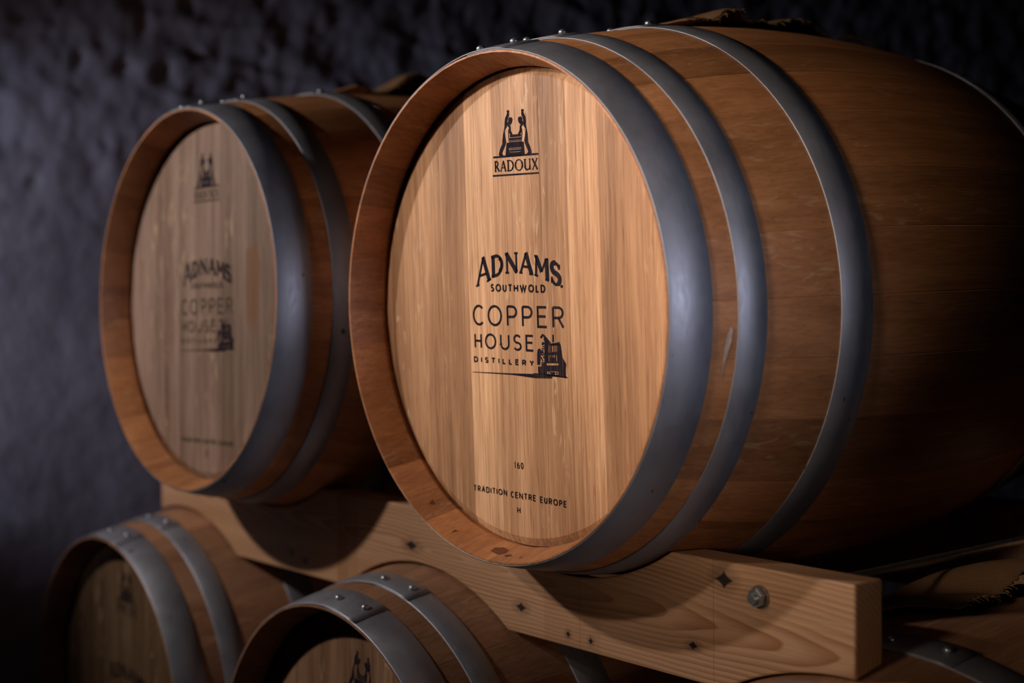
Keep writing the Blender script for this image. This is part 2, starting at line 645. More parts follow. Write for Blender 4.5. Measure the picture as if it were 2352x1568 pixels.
SANS = {   # strokes in a unit box
    'C': [arc(.54, .5, .54, .5, 48, 312, 20)], 'O': [arc(.5, .5, .5, .5, 0, 360, 28)],
    'P': [[(0, 0), (0, 1)], [(0, 1), (.5, 1)] + arc(.55, .73, .45, .27, 90, -90, 10) + [(0, .46)]],
    'R': [[(0, 0), (0, 1)], [(0, 1), (.5, 1)] + arc(.55, .74, .42, .26, 90, -90, 10) + [(0, .48)], [(.52, .48), (1, 0)]],
    'E': [[(1, 1), (0, 1), (0, 0), (1, 0)], [(0, .53), (.88, .53)]], 'H': [[(0, 0), (0, 1)], [(1, 0), (1, 1)], [(0, .5), (1, .5)]],
    'U': [[(0, 1), (0, .36)] + arc(.5, .36, .5, .36, 180, 360, 12) + [(1, 1)]],
    'S': [arc(.5, .745, .46, .255, 30, 250, 12) + arc(.5, .245, .5, .245, 70, -150, 12)],
    'D': [[(0, 0), (0, 1), (.35, 1)] + arc(.4, .5, .6, .5, 90, -90, 14) + [(0, 0)]], 'I': [[(.5, 0), (.5, 1)]],
    'T': [[(0, 1), (1, 1)], [(.5, 1), (.5, 0)]], 'L': [[(0, 1), (0, 0), (1, 0)]], 'Y': [[(0, 1), (.5, .48), (1, 1)], [(.5, .48), (.5, 0)]],
    'A': [[(0, 0), (.5, 1), (1, 0)], [(.2, .33), (.8, .33)]], 'N': [[(0, 0), (0, 1), (1, 0), (1, 1)]],
    'W': [[(0, 1), (.26, 0), (.5, .9), (.74, 0), (1, 1)]], '1': [[(.15, .78), (.6, 1), (.6, 0)]],
    '6': [arc(.5, .31, .5, .31, 0, 360, 20), arc(.72, .33, .72, .66, 180, 95, 8)], '0': [arc(.5, .5, .5, .5, 0, 360, 24)],
    '2': [arc(.5, .72, .46, .28, 170, -20, 10) + [(0, 0), (1, 0)]],
}
WIDTH = {'C': .62, 'O': .82, 'P': .56, 'R': .60, 'E': .52, 'H': .66, 'U': .60, 'S': .52, 'D': .66, 'I': .12, 'T': .60, 'L': .48, 'Y': .62,
         'A': .70, 'N': .68, 'W': 1.0, '1': .34, '6': .5, '0': .52, '2': .5}


class Print:
    def __init__(self):
        self.v, self.f = [], []

    def poly(self, pts):
        n = len(self.v)
        self.v += [(x, 0.0, z) for x, z in pts]
        self.f.append(tuple(range(n, n + len(pts))))

    def stroke(self, pts, w, closed=False):
        """ribbon with mitred corners"""
        P = [Vector((x, z)) for x, z in pts]
        left, right = [], []
        for i, q in enumerate(P):
            a = (P[i] - P[i - 1]).normalized() if i > 0 else None
            b = (P[i + 1] - P[i]).normalized() if i < len(P) - 1 else None
            if closed and a is None:
                a = (P[0] - P[-2]).normalized()
            if closed and b is None:
                b = (P[1] - P[0]).normalized()
            a = a or b
            b = b or a
            t = a + b
            if t.length < 1e-6:
                t = a
            t.normalize()
            nn = Vector((-t.y, t.x))
            na = Vector((-a.y, a.x))
            s = min(2.4, 1 / max(0.3, nn.dot(na)))
            left.append(q + nn * (w / 2) * s)
            right.append(q - nn * (w / 2) * s)
        n = len(self.v)
        for l, r in zip(left, right):
            self.v += [(l.x, 0.0, l.y), (r.x, 0.0, r.y)]
        for i in range(len(P) - 1):
            a = n + 2 * i
            self.f.append((a, a + 1, a + 3, a + 2))

    def mesh(self, name, mat):
        me = bpy.data.meshes.new(name)
        # all faces towards the front (-y)
        fs = []
        for f in self.f:
            s = 0.0
            for i in range(len(f)):
                x0, _, z0 = self.v[f[i]]
                x1, _, z1 = self.v[f[(i + 1) % len(f)]]
                s += x0 * z1 - x1 * z0
            fs.append(f if s > 0 else tuple(reversed(f)))
        me.from_pydata([(x, DH - 0.0004, z) for x, _, z in self.v], [], fs)
        me.update()
        me.materials.append(mat)
        return me


def bil(q, u, v):
    tl, tr, bl, br = q
    return tuple((tl[i] * (1 - u) + tr[i] * u) * v + (bl[i] * (1 - u) + br[i] * u) * (1 - v) for i in (0, 1))


def print_line(pr, text, xs, quad, w, gap=0.24):
    tl, tr, bl, br = quad
    x_left, x_right = bl[0], br[0]
    if xs is None:
        tot = sum(WIDTH[c] for c in text)
        k = (x_right - x_left) / (tot + gap * (len(text) - 1))
        xs = []
        x = x_left
        for c in text:
            xs.append((x, x + WIDTH[c] * k))
            x += (WIDTH[c] + gap) * k
    for c, (a, b) in zip(text, xs):
        a, b = a + w / 2, b - w / 2
        for st in SANS[c]:
            pts = []
            for (u, v) in st:
                X = a + (b - a) * u
                uu = (X - x_left) / (x_right - x_left)
                h = tl[1] - bl[1]
                vv = (v * (h - w) + w / 2) / h
                pts.append((X, bil(quad, uu, vv)[1]))
            cl = (Vector(st[0]) - Vector(st[-1])).length < 1e-4
            pr.stroke(pts, w, cl)


def interp(tab, x):
    if x <= tab[0][0]:
        return tab[0][1]
    for (x0, z0), (x1, z1) in zip(tab, tab[1:]):
        if x <= x1:
            return z0 + (z1 - z0) * (x - x0) / (x1 - x0)
    return tab[-1][1]


# serifed capitals: (stroke, weight) with weight 1 = heavy stem, in a unit box
SERIF = {
    'A': [([(.10, .03), (.52, .98)], .55), ([(.50, 1.0), (.88, .03)], 1.0), ([(.24, .34), (.72, .34)], .5), ([(0, .02), (.22, .02)], .4), ([(.72, .02), (1.0, .02)], .4)],
    'D': [([(.16, .0), (.16, 1.0)], 1.0), ([(.0, .98), (.40, .98)] + arc(.40, .5, .50, .47, 90, -90, 14) + [(.0, .02)], .62), (arc(.40, .5, .49, .42, 55, -55, 10), .85)],
    'N': [([(.14, .0), (.14, .98)], .5), ([(.10, .99), (.90, .03)], 1.0), ([(.88, .0), (.88, 1.0)], .5), ([(.0, .98), (.24, .98)], .4), ([(.0, .02), (.28, .02)], .4), ([(.74, .98), (1.0, .98)], .4)],
    'M': [([(.10, .0), (.16, 1.0)], .55), ([(.14, .99), (.50, .30)], .9), ([(.50, .30), (.86, .99)], .5), ([(.86, 1.0), (.90, .0)], 1.0), ([(.0, .02), (.24, .02)], .4), ([(.76, .02), (1.0, .02)], .4), ([(.02, .98), (.16, .98)], .4), ([(.86, .98), (.98, .98)], .4)],
    'S': [(arc(.5, .74, .40, .24, 25, 90, 5), .6), (arc(.48, .74, .40, .24, 90, 235, 8) + arc(.48, .26, .44, .25, 60, -60, 8), 1.0), (arc(.48, .26, .44, .25, -60, -160, 6), .6), ([(.90, 1.0), (.88, .74)], .4), ([(.05, .0), (.07, .28)], .4)],
    'R': [([(.16, 0), (.16, 1)], 1.0), ([(.0, .98), (.38, .98)] + arc(.38, .74, .32, .24, 90, -90, 10) + [(.16, .50)], .55), (arc(.38, .74, .32, .22, 60, -60, 8), .8), ([(.40, .50), (.98, .02)], 1.0), ([(.0, .015), (.34, .015)], .35)],
    'O': [(arc(.5, .5, .46, .49, 0, 360, 30), .55), (arc(.5, .5, .43, .46, 140, 220, 10), 1.0), (arc(.5, .5, .43, .46, -40, 40, 10), 1.0)],
    'U': [([(.16, 1), (.16, .32)] + arc(.5, .32, .34, .30, 180, 270, 8), 1.0), (arc(.5, .32, .36, .30, 270, 360, 8) + [(.86, 1)], .55), ([(.0, .985), (.32, .985)], .35), ([(.72, .985), (1.0, .985)], .35), ([(.86, .4), (.88, .0)], .9)],
    'X': [([(.08, 1), (.92, 0)], 1.0), ([(.90, 1), (.10, 0)], .5), ([(.0, .985), (.26, .985)], .35), ([(.76, .985), (1.0, .985)], .35), ([(.0, .015), (.26, .015)], .35), ([(.74, .015), (1.0, .015)], .35)],
}

# measured layout of the printing, in metres on the head
PRINT_LINES = [
    ('south', 'SOUTHWOLD', None, [(-0.045, 0.0298), (0.0539, 0.0264), (-0.0465, 0.0203), (0.0534, 0.017)], 0.0021),
    ('copper', 'COPPER', [(-0.0832, -0.0608), (-0.0542, -0.027), (-0.0178, 0.0015), (0.0102, 0.0293), (0.0373, 0.0553), (0.0641, 0.0839)], [(-0.0825, 0.0056), (0.0843, 0.0014), (-0.0838, -0.0197), (0.0832, -0.0236)], 0.0029),
    ('house', 'HOUSE', [(-0.0814, -0.0672), (-0.0609, -0.0393), (-0.0317, -0.0143), (-0.0072, 0.0079), (0.0156, 0.0301)], [(-0.0809, -0.0286), (0.0304, -0.0304), (-0.0819, -0.0474), (0.0295, -0.05)], 0.0026),
    ('distillery', 'DISTILLERY', None, [(-0.0833, -0.0568), (0.0295, -0.0597), (-0.0837, -0.0641), (0.0292, -0.0667)], 0.0018),
    ('trad', 'TRADITION', None, [(-0.0921, -0.2137), (-0.0269, -0.2141), (-0.0925, -0.2214), (-0.0273, -0.2215)], 0.0015),
    ('trad', 'CENTRE', None, [(-0.0201, -0.2146), (0.0261, -0.215), (-0.0205, -0.2223), (0.0257, -0.2226)], 0.0015),
    ('trad', 'EUROPE', None, [(0.0335, -0.2154), (0.0794, -0.2164), (0.0331, -0.2232), (0.0791, -0.224)], 0.0015),
    ('number', '160', None, [(-0.0119, -0.1795), (0.0052, -0.1791), (-0.0122, -0.1873), (0.0048, -0.1871)], 0.0012),
    ('grade', 'H', None, [(-0.0088, -0.232), (-0.0031, -0.2322), (-0.0092, -0.2395), (-0.0034, -0.2395)], 0.0012),
]
ARC_TOP = [(-0.0744, 0.0594), (-0.0585, 0.0622), (-0.0434, 0.0611), (-0.0321, 0.0631), (-0.0169, 0.0644), (0.005, 0.0644), (0.0225, 0.0637), (0.0363, 0.0601), (0.0598, 0.0549), (0.0713, 0.0505), (0.0808, 0.0473)]
ARC_BOTTOM = [(-0.0762, 0.0263), (-0.062, 0.0302), (-0.0462, 0.0335), (-0.0439, 0.0374), (-0.0297, 0.0395), (-0.018, 0.0413), (0.0039, 0.0411), (0.0077, 0.041), (0.0319, 0.0381), (0.0394, 0.0366), (0.0565, 0.0311), (0.0718, 0.0258), (0.0798, 0.0248)]
ARC_LETTERS = [(-0.0748, -0.0453), (-0.0439, -0.0217), (-0.0176, 0.0057), (0.0081, 0.0329), (0.0353, 0.0601), (0.0643, 0.08)]
ARC_DOT = [(0.0816, 0.0237)]
MAKER_LETTERS = [(-0.0318, -0.0229), (-0.0212, -0.0101), (-0.0085, 0.0041), (0.0057, 0.0204), (0.0221, 0.0343), (0.0364, 0.0466)]
MAKER_BOX = [(-0.0316, 0.1728), (0.0458, 0.1691), (-0.0322, 0.1604), (0.0462, 0.1568)]
EMBLEM = [
    [(-0.0015, 0.2274), (-0.002, 0.2266), (-0.0032, 0.2262), (-0.0047, 0.2264), (-0.0059, 0.2271), (-0.0063, 0.228), (-0.0058, 0.2289), (-0.0046, 0.2293), (-0.0031, 0.2291), (-0.0019, 0.2284)],
    [(0.0205, 0.2267), (0.0217, 0.2272), (0.0232, 0.2271), (0.0244, 0.2266), (0.0248, 0.2257), (0.0243, 0.2248), (0.0231, 0.2243), (0.0216, 0.2243), (0.0204, 0.2249), (0.02, 0.2258)],
    [(-0.0054, 0.2268), (-0.002, 0.2261), (-0.0022, 0.2222), (-0.0042, 0.2203), (-0.0057, 0.2168), (-0.0109, 0.2111), (-0.0106, 0.2159), (-0.0094, 0.2206), (-0.0063, 0.2245)],
    [(0.0244, 0.2222), (0.0271, 0.218), (0.0278, 0.2132), (0.0276, 0.2085), (0.0231, 0.2148), (0.0221, 0.2184), (0.0203, 0.2205), (0.0204, 0.2244), (0.0238, 0.2246)],
    [(-0.0057, 0.2168), (-0.0059, 0.2135), (-0.0067, 0.2106), (-0.0111, 0.2065), (-0.0125, 0.207), (-0.0109, 0.2111)],
    [(0.0276, 0.2085), (0.0288, 0.2043), (0.0273, 0.204), (0.0235, 0.2085), (0.0231, 0.2115), (0.0231, 0.2148)],
    [(-0.0125, 0.207), (-0.0108, 0.2063), (-0.0106, 0.2025), (-0.0102, 0.1988), (-0.0089, 0.1932), (-0.0161, 0.1915), (-0.0159, 0.1945), (-0.0142, 0.2023)],
    [(0.03, 0.1995), (0.0308, 0.1918), (0.0307, 0.1888), (0.024, 0.1913), (0.0258, 0.1966), (0.0265, 0.2002), (0.027, 0.2038), (0.0288, 0.2043)],
    [(-0.0161, 0.1915), (-0.0089, 0.1932), (-0.011, 0.1891), (-0.0136, 0.1857), (-0.0173, 0.1806), (-0.0229, 0.1806), (-0.0205, 0.1858)],
    [(0.0343, 0.1828), (0.0362, 0.1775), (0.0308, 0.1781), (0.0278, 0.1835), (0.0256, 0.1871), (0.024, 0.1913), (0.0307, 0.1888)],
    [(-0.0229, 0.1809), (-0.0172, 0.1807), (-0.0157, 0.1791), (-0.0143, 0.1774), (-0.0204, 0.1775), (-0.023, 0.179)],
    [(0.0361, 0.1759), (0.0335, 0.1748), (0.0277, 0.1753), (0.0292, 0.1768), (0.0307, 0.1782), (0.0362, 0.1778)],
    [(-0.0036, 0.2195), (-0.0016, 0.2206), (0.0004, 0.2206), (0.0025, 0.2198), (0.0038, 0.2183), (0.0033, 0.2155), (0.0017, 0.2132), (-0.0009, 0.2117), (-0.003, 0.2091), (-0.005, 0.2104), (-0.0057, 0.2135), (-0.004, 0.2163)],
    [(0.0215, 0.2146), (0.0229, 0.2115), (0.0219, 0.2086), (0.0198, 0.2076), (0.018, 0.2104), (0.0156, 0.2123), (0.0142, 0.2147), (0.014, 0.2176), (0.0154, 0.2189), (0.0176, 0.2193), (0.0195, 0.2191), (0.0214, 0.2177)],
    [(-0.0002, 0.2111), (0.0001, 0.205), (0.0031, 0.2004), (-0.0009, 0.2005), (-0.0031, 0.2035), (-0.004, 0.206), (-0.0024, 0.2095)],
    [(0.0193, 0.208), (0.0204, 0.2044), (0.0194, 0.2021), (0.017, 0.1994), (0.013, 0.1998), (0.0164, 0.2039), (0.0173, 0.2099)],
    [(-0.0043, 0.2067), (-0.0036, 0.2042), (-0.0033, 0.192), (-0.004, 0.1921), (-0.0046, 0.2012)],
    [(0.0206, 0.1997), (0.0191, 0.1907), (0.0184, 0.1907), (0.0199, 0.2026), (0.0208, 0.205)],
    [(-0.0084, 0.1912), (-0.0074, 0.1919), (-0.003, 0.1916), (-0.0033, 0.1856), (-0.0045, 0.1857), (-0.0026, 0.1792), (-0.0028, 0.1761), (-0.0108, 0.1764), (-0.0096, 0.1835), (-0.0088, 0.1877)],
    [(0.0234, 0.1859), (0.0237, 0.1817), (0.0242, 0.1747), (0.0165, 0.1752), (0.0166, 0.1782), (0.019, 0.1844), (0.0179, 0.1844), (0.0181, 0.1904), (0.0224, 0.1902), (0.0233, 0.1894)],
    [(-0.0078, 0.206), (-0.0081, 0.2056), (-0.0088, 0.2057), (-0.0091, 0.2061), (-0.0088, 0.2064), (-0.0081, 0.2064)],
    [(0.0245, 0.2042), (0.0251, 0.2042), (0.0254, 0.2039), (0.0251, 0.2035), (0.0244, 0.2035), (0.0241, 0.2039)],
    [(-0.0016, 0.2006), (0.0183, 0.1994), (0.0181, 0.1964), (-0.0017, 0.1976)],
    [(-0.0025, 0.197), (0.0187, 0.1957), (0.0186, 0.193), (-0.0026, 0.1942)],
    [(-0.0028, 0.1938), (0.0187, 0.1925), (0.0187, 0.1916), (-0.0028, 0.1929)],
    [(-0.0033, 0.1923), (0.0191, 0.191), (0.0188, 0.1844), (-0.0036, 0.1856)],
    [(-0.0027, 0.185), (0.0181, 0.1839), (0.0181, 0.1829), (-0.0027, 0.184)],
    [(-0.0025, 0.1833), (0.018, 0.1822), (0.0179, 0.1799), (-0.0027, 0.181)],
    [(-0.0025, 0.1804), (0.0173, 0.1793), (0.0171, 0.175), (-0.0027, 0.176)],
    [(-0.0338, 0.1787), (0.0479, 0.1749), (0.0481, 0.1728), (-0.0339, 0.1765)],
    [(-0.0353, 0.1571), (0.0481, 0.1533), (0.0482, 0.1515), (-0.0354, 0.1551)],
    [(-0.0325, 0.1558), (-0.0328, 0.1552), (-0.0337, 0.1549), (-0.0348, 0.155), (-0.0356, 0.1555), (-0.0359, 0.1561), (-0.0355, 0.1567), (-0.0347, 0.157), (-0.0336, 0.1569), (-0.0328, 0.1565)],
]
DISTILLERY_MARK = [
    [(0.0417, -0.0329), (0.0463, -0.029), (0.05, -0.031), (0.0489, -0.0338), (0.0472, -0.0316), (0.0444, -0.0343), (0.0423, -0.0341)],
    [(0.0497, -0.0307), (0.0592, -0.0383), (0.0591, -0.0401), (0.0536, -0.0408), (0.0492, -0.0409)],
    [(0.0492, -0.0409), (0.0516, -0.0408), (0.05, -0.0755), (0.0476, -0.0755)],
    [(0.0516, -0.0408), (0.0536, -0.0408), (0.0527, -0.0622), (0.0506, -0.0622)],
    [(0.0506, -0.0622), (0.0516, -0.0622), (0.051, -0.0754), (0.05, -0.0755)],
    [(0.0356, -0.053), (0.0369, -0.0472), (0.0403, -0.0458), (0.043, -0.0474), (0.0439, -0.0515), (0.0414, -0.0547), (0.0403, -0.0645), (0.0354, -0.0646)],
    [(0.0367, -0.0665), (0.048, -0.0663), (0.0476, -0.0753), (0.0377, -0.0756), (0.0364, -0.0723)],
    [(0.0431, -0.0626), (0.0482, -0.0625), (0.048, -0.0663), (0.0429, -0.0664)],
    [(0.0445, -0.04), (0.0459, -0.0383), (0.0493, -0.0391), (0.0492, -0.0402), (0.0464, -0.0422), (0.0447, -0.0422)],
    [(0.0457, -0.0431), (0.0491, -0.0433), (0.049, -0.0444), (0.0456, -0.0444)],
    [(0.0442, -0.0453), (0.049, -0.0457), (0.0489, -0.0466), (0.0442, -0.0467)],
    [(0.0445, -0.0478), (0.0462, -0.0471), (0.0467, -0.0506), (0.0488, -0.0506), (0.0487, -0.0515), (0.0439, -0.0515)],
    [(0.0482, -0.0338), (0.0496, -0.0329), (0.0494, -0.0369), (0.0485, -0.0369)],
    [(0.041, -0.056), (0.0427, -0.0551), (0.0459, -0.0599), (0.0449, -0.0608)],
    [(0.0462, -0.055), (0.0486, -0.0546), (0.0485, -0.0559), (0.0464, -0.0572)],
    [(0.0425, -0.0613), (0.0483, -0.0612), (0.0482, -0.0621), (0.0424, -0.0622)],
    [(0.0436, -0.0524), (0.0487, -0.0521), (0.0486, -0.0532), (0.0438, -0.0542)],
    [(0.0587, -0.0401), (0.0698, -0.0391), (0.0746, -0.038), (0.0764, -0.0406), (0.0764, -0.042), (0.0586, -0.0422)],
    [(0.0738, -0.0406), (0.0764, -0.0406), (0.0771, -0.0423), (0.0791, -0.0553), (0.0855, -0.0628), (0.0841, -0.0682), (0.0841, -0.076), (0.0867, -0.0774), (0.0866, -0.0785), (0.0735, -0.077), (0.0721, -0.077)],
    [(0.0634, -0.03), (0.0656, -0.0301), (0.0652, -0.0387), (0.063, -0.0386)],
    [(0.0536, -0.0408), (0.0738, -0.0406), (0.0737, -0.042), (0.0536, -0.0422)],
    [(0.0536, -0.0422), (0.0559, -0.0422), (0.0559, -0.0426), (0.0536, -0.0426)],
    [(0.0575, -0.0422), (0.0591, -0.0422), (0.0591, -0.0425), (0.0575, -0.0425)],
    [(0.0603, -0.0421), (0.066, -0.0421), (0.066, -0.0424), (0.0603, -0.0425)],
    [(0.0684, -0.0421), (0.0694, -0.042), (0.0694, -0.0424), (0.0684, -0.0424)],
    [(0.0712, -0.042), (0.0737, -0.042), (0.0737, -0.0423), (0.0712, -0.0424)],
    [(0.0536, -0.0426), (0.0559, -0.0426), (0.0556, -0.0494), (0.0532, -0.0494)],
    [(0.0575, -0.0425), (0.0591, -0.0425), (0.0588, -0.0493), (0.0572, -0.0493)],
    [(0.0603, -0.0425), (0.0618, -0.0425), (0.0615, -0.0493), (0.06, -0.0493)],
    [(0.0647, -0.0424), (0.066, -0.0424), (0.0657, -0.0492), (0.0644, -0.0492)],
    [(0.0684, -0.0424), (0.0694, -0.0424), (0.0691, -0.0492), (0.0681, -0.0492)],
    [(0.0712, -0.0424), (0.0737, -0.0423), (0.0734, -0.0491), (0.0709, -0.0491)],
    [(0.0532, -0.0494), (0.0556, -0.0494), (0.0556, -0.0496), (0.0532, -0.0496)],
    [(0.0572, -0.0493), (0.0588, -0.0493), (0.0588, -0.0495), (0.0572, -0.0496)],
    [(0.06, -0.0493), (0.0615, -0.0493), (0.0615, -0.0495), (0.06, -0.0495)],
    [(0.0644, -0.0492), (0.0657, -0.0492), (0.0656, -0.0494), (0.0644, -0.0494)],
    [(0.0681, -0.0492), (0.0734, -0.0491), (0.0734, -0.0493), (0.0681, -0.0494)],
    [(0.0532, -0.0496), (0.0556, -0.0496), (0.0556, -0.0502), (0.0532, -0.0503)],
    [(0.0572, -0.0496), (0.0588, -0.0495), (0.0588, -0.0502), (0.0571, -0.0502)],
    [(0.06, -0.0495), (0.0734, -0.0493), (0.0734, -0.05), (0.06, -0.0502)],
    [(0.0532, -0.0503), (0.0734, -0.05), (0.0732, -0.0529), (0.0531, -0.0532)],
    [(0.0531, -0.0532), (0.0554, -0.0532), (0.0553, -0.0557), (0.0529, -0.0558)],
    [(0.0569, -0.0532), (0.0588, -0.0531), (0.0587, -0.0557), (0.0567, -0.0557)],
    [(0.0603, -0.0531), (0.0623, -0.0531), (0.0622, -0.0556), (0.0602, -0.0557)],
    [(0.064, -0.053), (0.0647, -0.053), (0.0646, -0.0556), (0.0639, -0.0556)],
    [(0.0669, -0.053), (0.0686, -0.053), (0.0684, -0.0555), (0.0668, -0.0555)],
    [(0.0703, -0.0529), (0.0732, -0.0529), (0.0731, -0.0554), (0.0702, -0.0555)],
    [(0.0529, -0.0558), (0.0553, -0.0557), (0.0553, -0.056), (0.0529, -0.056)],
    [(0.0567, -0.0557), (0.0587, -0.0557), (0.0587, -0.0559), (0.0567, -0.0559)],
    [(0.0602, -0.0557), (0.0622, -0.0556), (0.0622, -0.0558), (0.0602, -0.0559)],
    [(0.0639, -0.0556), (0.0684, -0.0555), (0.0684, -0.0557), (0.0639, -0.0558)],
    [(0.0702, -0.0555), (0.0731, -0.0554), (0.0731, -0.0556), (0.0702, -0.0557)],
    [(0.0529, -0.056), (0.0553, -0.056), (0.0551, -0.0601), (0.0527, -0.0602)],
    [(0.0567, -0.0559), (0.0684, -0.0557), (0.0682, -0.0599), (0.0565, -0.0601)],
    [(0.0702, -0.0557), (0.0731, -0.0556), (0.0729, -0.0598), (0.07, -0.0598)],
    [(0.0527, -0.0602), (0.0551, -0.0601), (0.0551, -0.0604), (0.0527, -0.0604)],
    [(0.0565, -0.0601), (0.0729, -0.0598), (0.0729, -0.06), (0.0565, -0.0603)],
    [(0.0527, -0.0604), (0.0729, -0.06), (0.0728, -0.062), (0.0526, -0.0624)],
    [(0.0515, -0.0649), (0.0727, -0.0644), (0.0724, -0.0712), (0.0512, -0.0718)],
    [(0.0512, -0.0718), (0.0522, -0.0718), (0.0522, -0.0719), (0.0512, -0.0719)],
    [(0.0549, -0.0717), (0.0553, -0.0717), (0.0553, -0.0718), (0.0549, -0.0718)],
    [(0.0512, -0.0719), (0.0522, -0.0719), (0.0522, -0.0724), (0.0512, -0.0724)],
    [(0.0549, -0.0718), (0.0553, -0.0718), (0.0552, -0.0723), (0.0549, -0.0723)],
    [(0.0512, -0.0724), (0.0522, -0.0724), (0.0522, -0.0725), (0.0512, -0.0726)],
    [(0.0549, -0.0723), (0.0657, -0.072), (0.0657, -0.0722), (0.0549, -0.0725)],
    [(0.0687, -0.0719), (0.0724, -0.0718), (0.0724, -0.072), (0.0687, -0.0721)],
    [(0.0512, -0.0726), (0.0522, -0.0725), (0.0522, -0.073), (0.0511, -0.073)],
    [(0.0549, -0.0725), (0.0657, -0.0722), (0.0657, -0.0726), (0.0549, -0.0729)],
    [(0.0687, -0.0721), (0.0698, -0.0721), (0.0698, -0.0725), (0.0687, -0.0725)],
    [(0.0511, -0.073), (0.0522, -0.073), (0.0521, -0.0734), (0.0511, -0.0735)],
    [(0.0549, -0.0729), (0.0557, -0.0729), (0.0557, -0.0733), (0.0549, -0.0734)],
    [(0.058, -0.0728), (0.0657, -0.0726), (0.0656, -0.0731), (0.058, -0.0733)],
    [(0.0687, -0.0725), (0.0698, -0.0725), (0.0698, -0.0729), (0.0687, -0.073)],
    [(0.0511, -0.0735), (0.0521, -0.0734), (0.0521, -0.0742), (0.0511, -0.0743)],
    [(0.0549, -0.0734), (0.0557, -0.0733), (0.0556, -0.0741), (0.0548, -0.0741)],
    [(0.058, -0.0733), (0.0698, -0.0729), (0.0698, -0.0737), (0.0579, -0.0741)],
    [(0.0511, -0.0743), (0.0521, -0.0742), (0.0521, -0.0752), (0.051, -0.0752)],
    [(0.0548, -0.0741), (0.0556, -0.0741), (0.0556, -0.0751), (0.0548, -0.0751)],
    [(0.0579, -0.0741), (0.0656, -0.0738), (0.0656, -0.0748), (0.0579, -0.075)],
    [(0.0686, -0.0738), (0.0698, -0.0737), (0.0697, -0.0747), (0.0686, -0.0747)],
    [(0.051, -0.0752), (0.0556, -0.0751), (0.0556, -0.0753), (0.051, -0.0754)],
    [(0.0579, -0.075), (0.0656, -0.0748), (0.0656, -0.075), (0.0579, -0.0752)],
    [(0.0686, -0.0747), (0.0697, -0.0747), (0.0697, -0.0749), (0.0686, -0.0749)],
    [(0.051, -0.0754), (0.0656, -0.075), (0.0655, -0.0752), (0.051, -0.0757)],
    [(0.0686, -0.0749), (0.0697, -0.0749), (0.0697, -0.0751), (0.0686, -0.0752)],
    [(0.051, -0.0757), (0.0722, -0.075), (0.0721, -0.077), (0.0509, -0.0777)],
    [(-0.0872, -0.0758), (-0.0481, -0.0757), (-0.0105, -0.0757), (-0.0106, -0.0775), (-0.0482, -0.077), (-0.0872, -0.0765)],
    [(-0.0105, -0.0757), (0.0308, -0.0752), (0.0306, -0.08), (0.0068, -0.0785), (-0.0106, -0.0775)],
    [(0.0308, -0.0756), (0.0607, -0.0762), (0.0605, -0.0795), (0.0306, -0.08)],
    [(0.0283, -0.0743), (0.0509, -0.0743), (0.0865, -0.077), (0.0864, -0.0784), (0.0606, -0.0771), (0.0283, -0.0751)],
]


def print_meshes(mat, mat_strong, end_mark):
    """the printed marks of one barrel head as separate flat parts"""
    out = []
    p = Print()
    for q in EMBLEM:
        p.poly(q)
    out.append(('emblem', p.mesh('emblem', mat_strong)))
    p = Print()
    tl, tr, bl, br = MAKER_BOX
    for c, (a, b) in zip('RADOUX', MAKER_LETTERS):
        for st, w in SERIF[c]:
            pts = []
            for u, v in st:
                X = a + (b - a) * u
                pts.append((X, bil(MAKER_BOX, (X - bl[0]) / (br[0] - bl[0]), v)[1]))
            p.stroke(pts, 0.0023 * w, (Vector(st[0]) - Vector(st[-1])).length < 1e-4)
    out.append(('lettering', p.mesh('lettering', mat)))
    p = Print()
    for c, (a, b) in zip('ADNAMS', ARC_LETTERS):
        for st, w in SERIF[c]:
            pts = []
            for u, v in st:
                X = a + (b - a) * u
                if c == 'A' and a < -0.05:      # the first letter leans with the arch
                    pass
                z0, z1 = interp(ARC_BOTTOM, X), interp(ARC_TOP, X)
                pts.append((X, z0 + (z1 - z0) * v))
            p.stroke(pts, 0.0060 * w, (Vector(st[0]) - Vector(st[-1])).length < 1e-4)
    dx, dz = ARC_DOT[0]
    p.poly([(dx + 0.0022 * math.cos(2 * PI * i / 10), dz + 0.0018 * math.sin(2 * PI * i / 10)) for i in range(10)])
    out.append(('lettering', p.mesh('lettering', mat_strong)))
    groups = {}
    for key, text, xs, quad, w in PRINT_LINES:
        if key in ('number', 'grade') and end_mark != 'full':
            continue
        groups.setdefault(key, Print())
        print_line(groups[key], text, xs, quad, w, 0.50 if key == 'distillery' else 0.24)
    if end_mark == '2':
        groups['grade'] = Print()
        print_line(groups['grade'], '2', [(-0.0105, -0.0045)], [(-0.0105, -0.232), (-0.0045, -0.232), (-0.0105, -0.242), (-0.0045, -0.242)], 0.0013)
    for key in groups:
        out.append(('lettering', groups[key].mesh('lettering', mat)))
    p = Print()
    for q in DISTILLERY_MARK:
        p.poly(q)
    out.append(('building_mark', p.mesh('building_mark', mat_strong)))
    return out


N_STAVES = 32
_w = [rnd.uniform(0.75, 1.25) for _ in range(N_STAVES)]
_tot = sum(_w)
_a = 0.06
STAVE_MESHES = []
for w in _w:
    STAVE_MESHES.append(stave_mesh(_a, _a + 2 * PI * w / _tot))
    _a += 2 * PI * w / _tot
HOOP_MESHES = [hoop_mesh(a, b, 0.04) for a, b in HOOPS]
RIVET_MESHES = [[rivet_mesh((a + b) / 2 + s * 0.003, 0.02 + s * 0.09) for s in (-1, 1)] for a, b in HOOPS]
PLANK_XS = [-0.30, -0.206, -0.1450, -0.0905, -0.0352, 0.0500, 0.0945, 0.1465, 0.212, 0.30]
PLANK_MESHES = [plank_mesh(a, b) for a, b in zip(PLANK_XS, PLANK_XS[1:])]


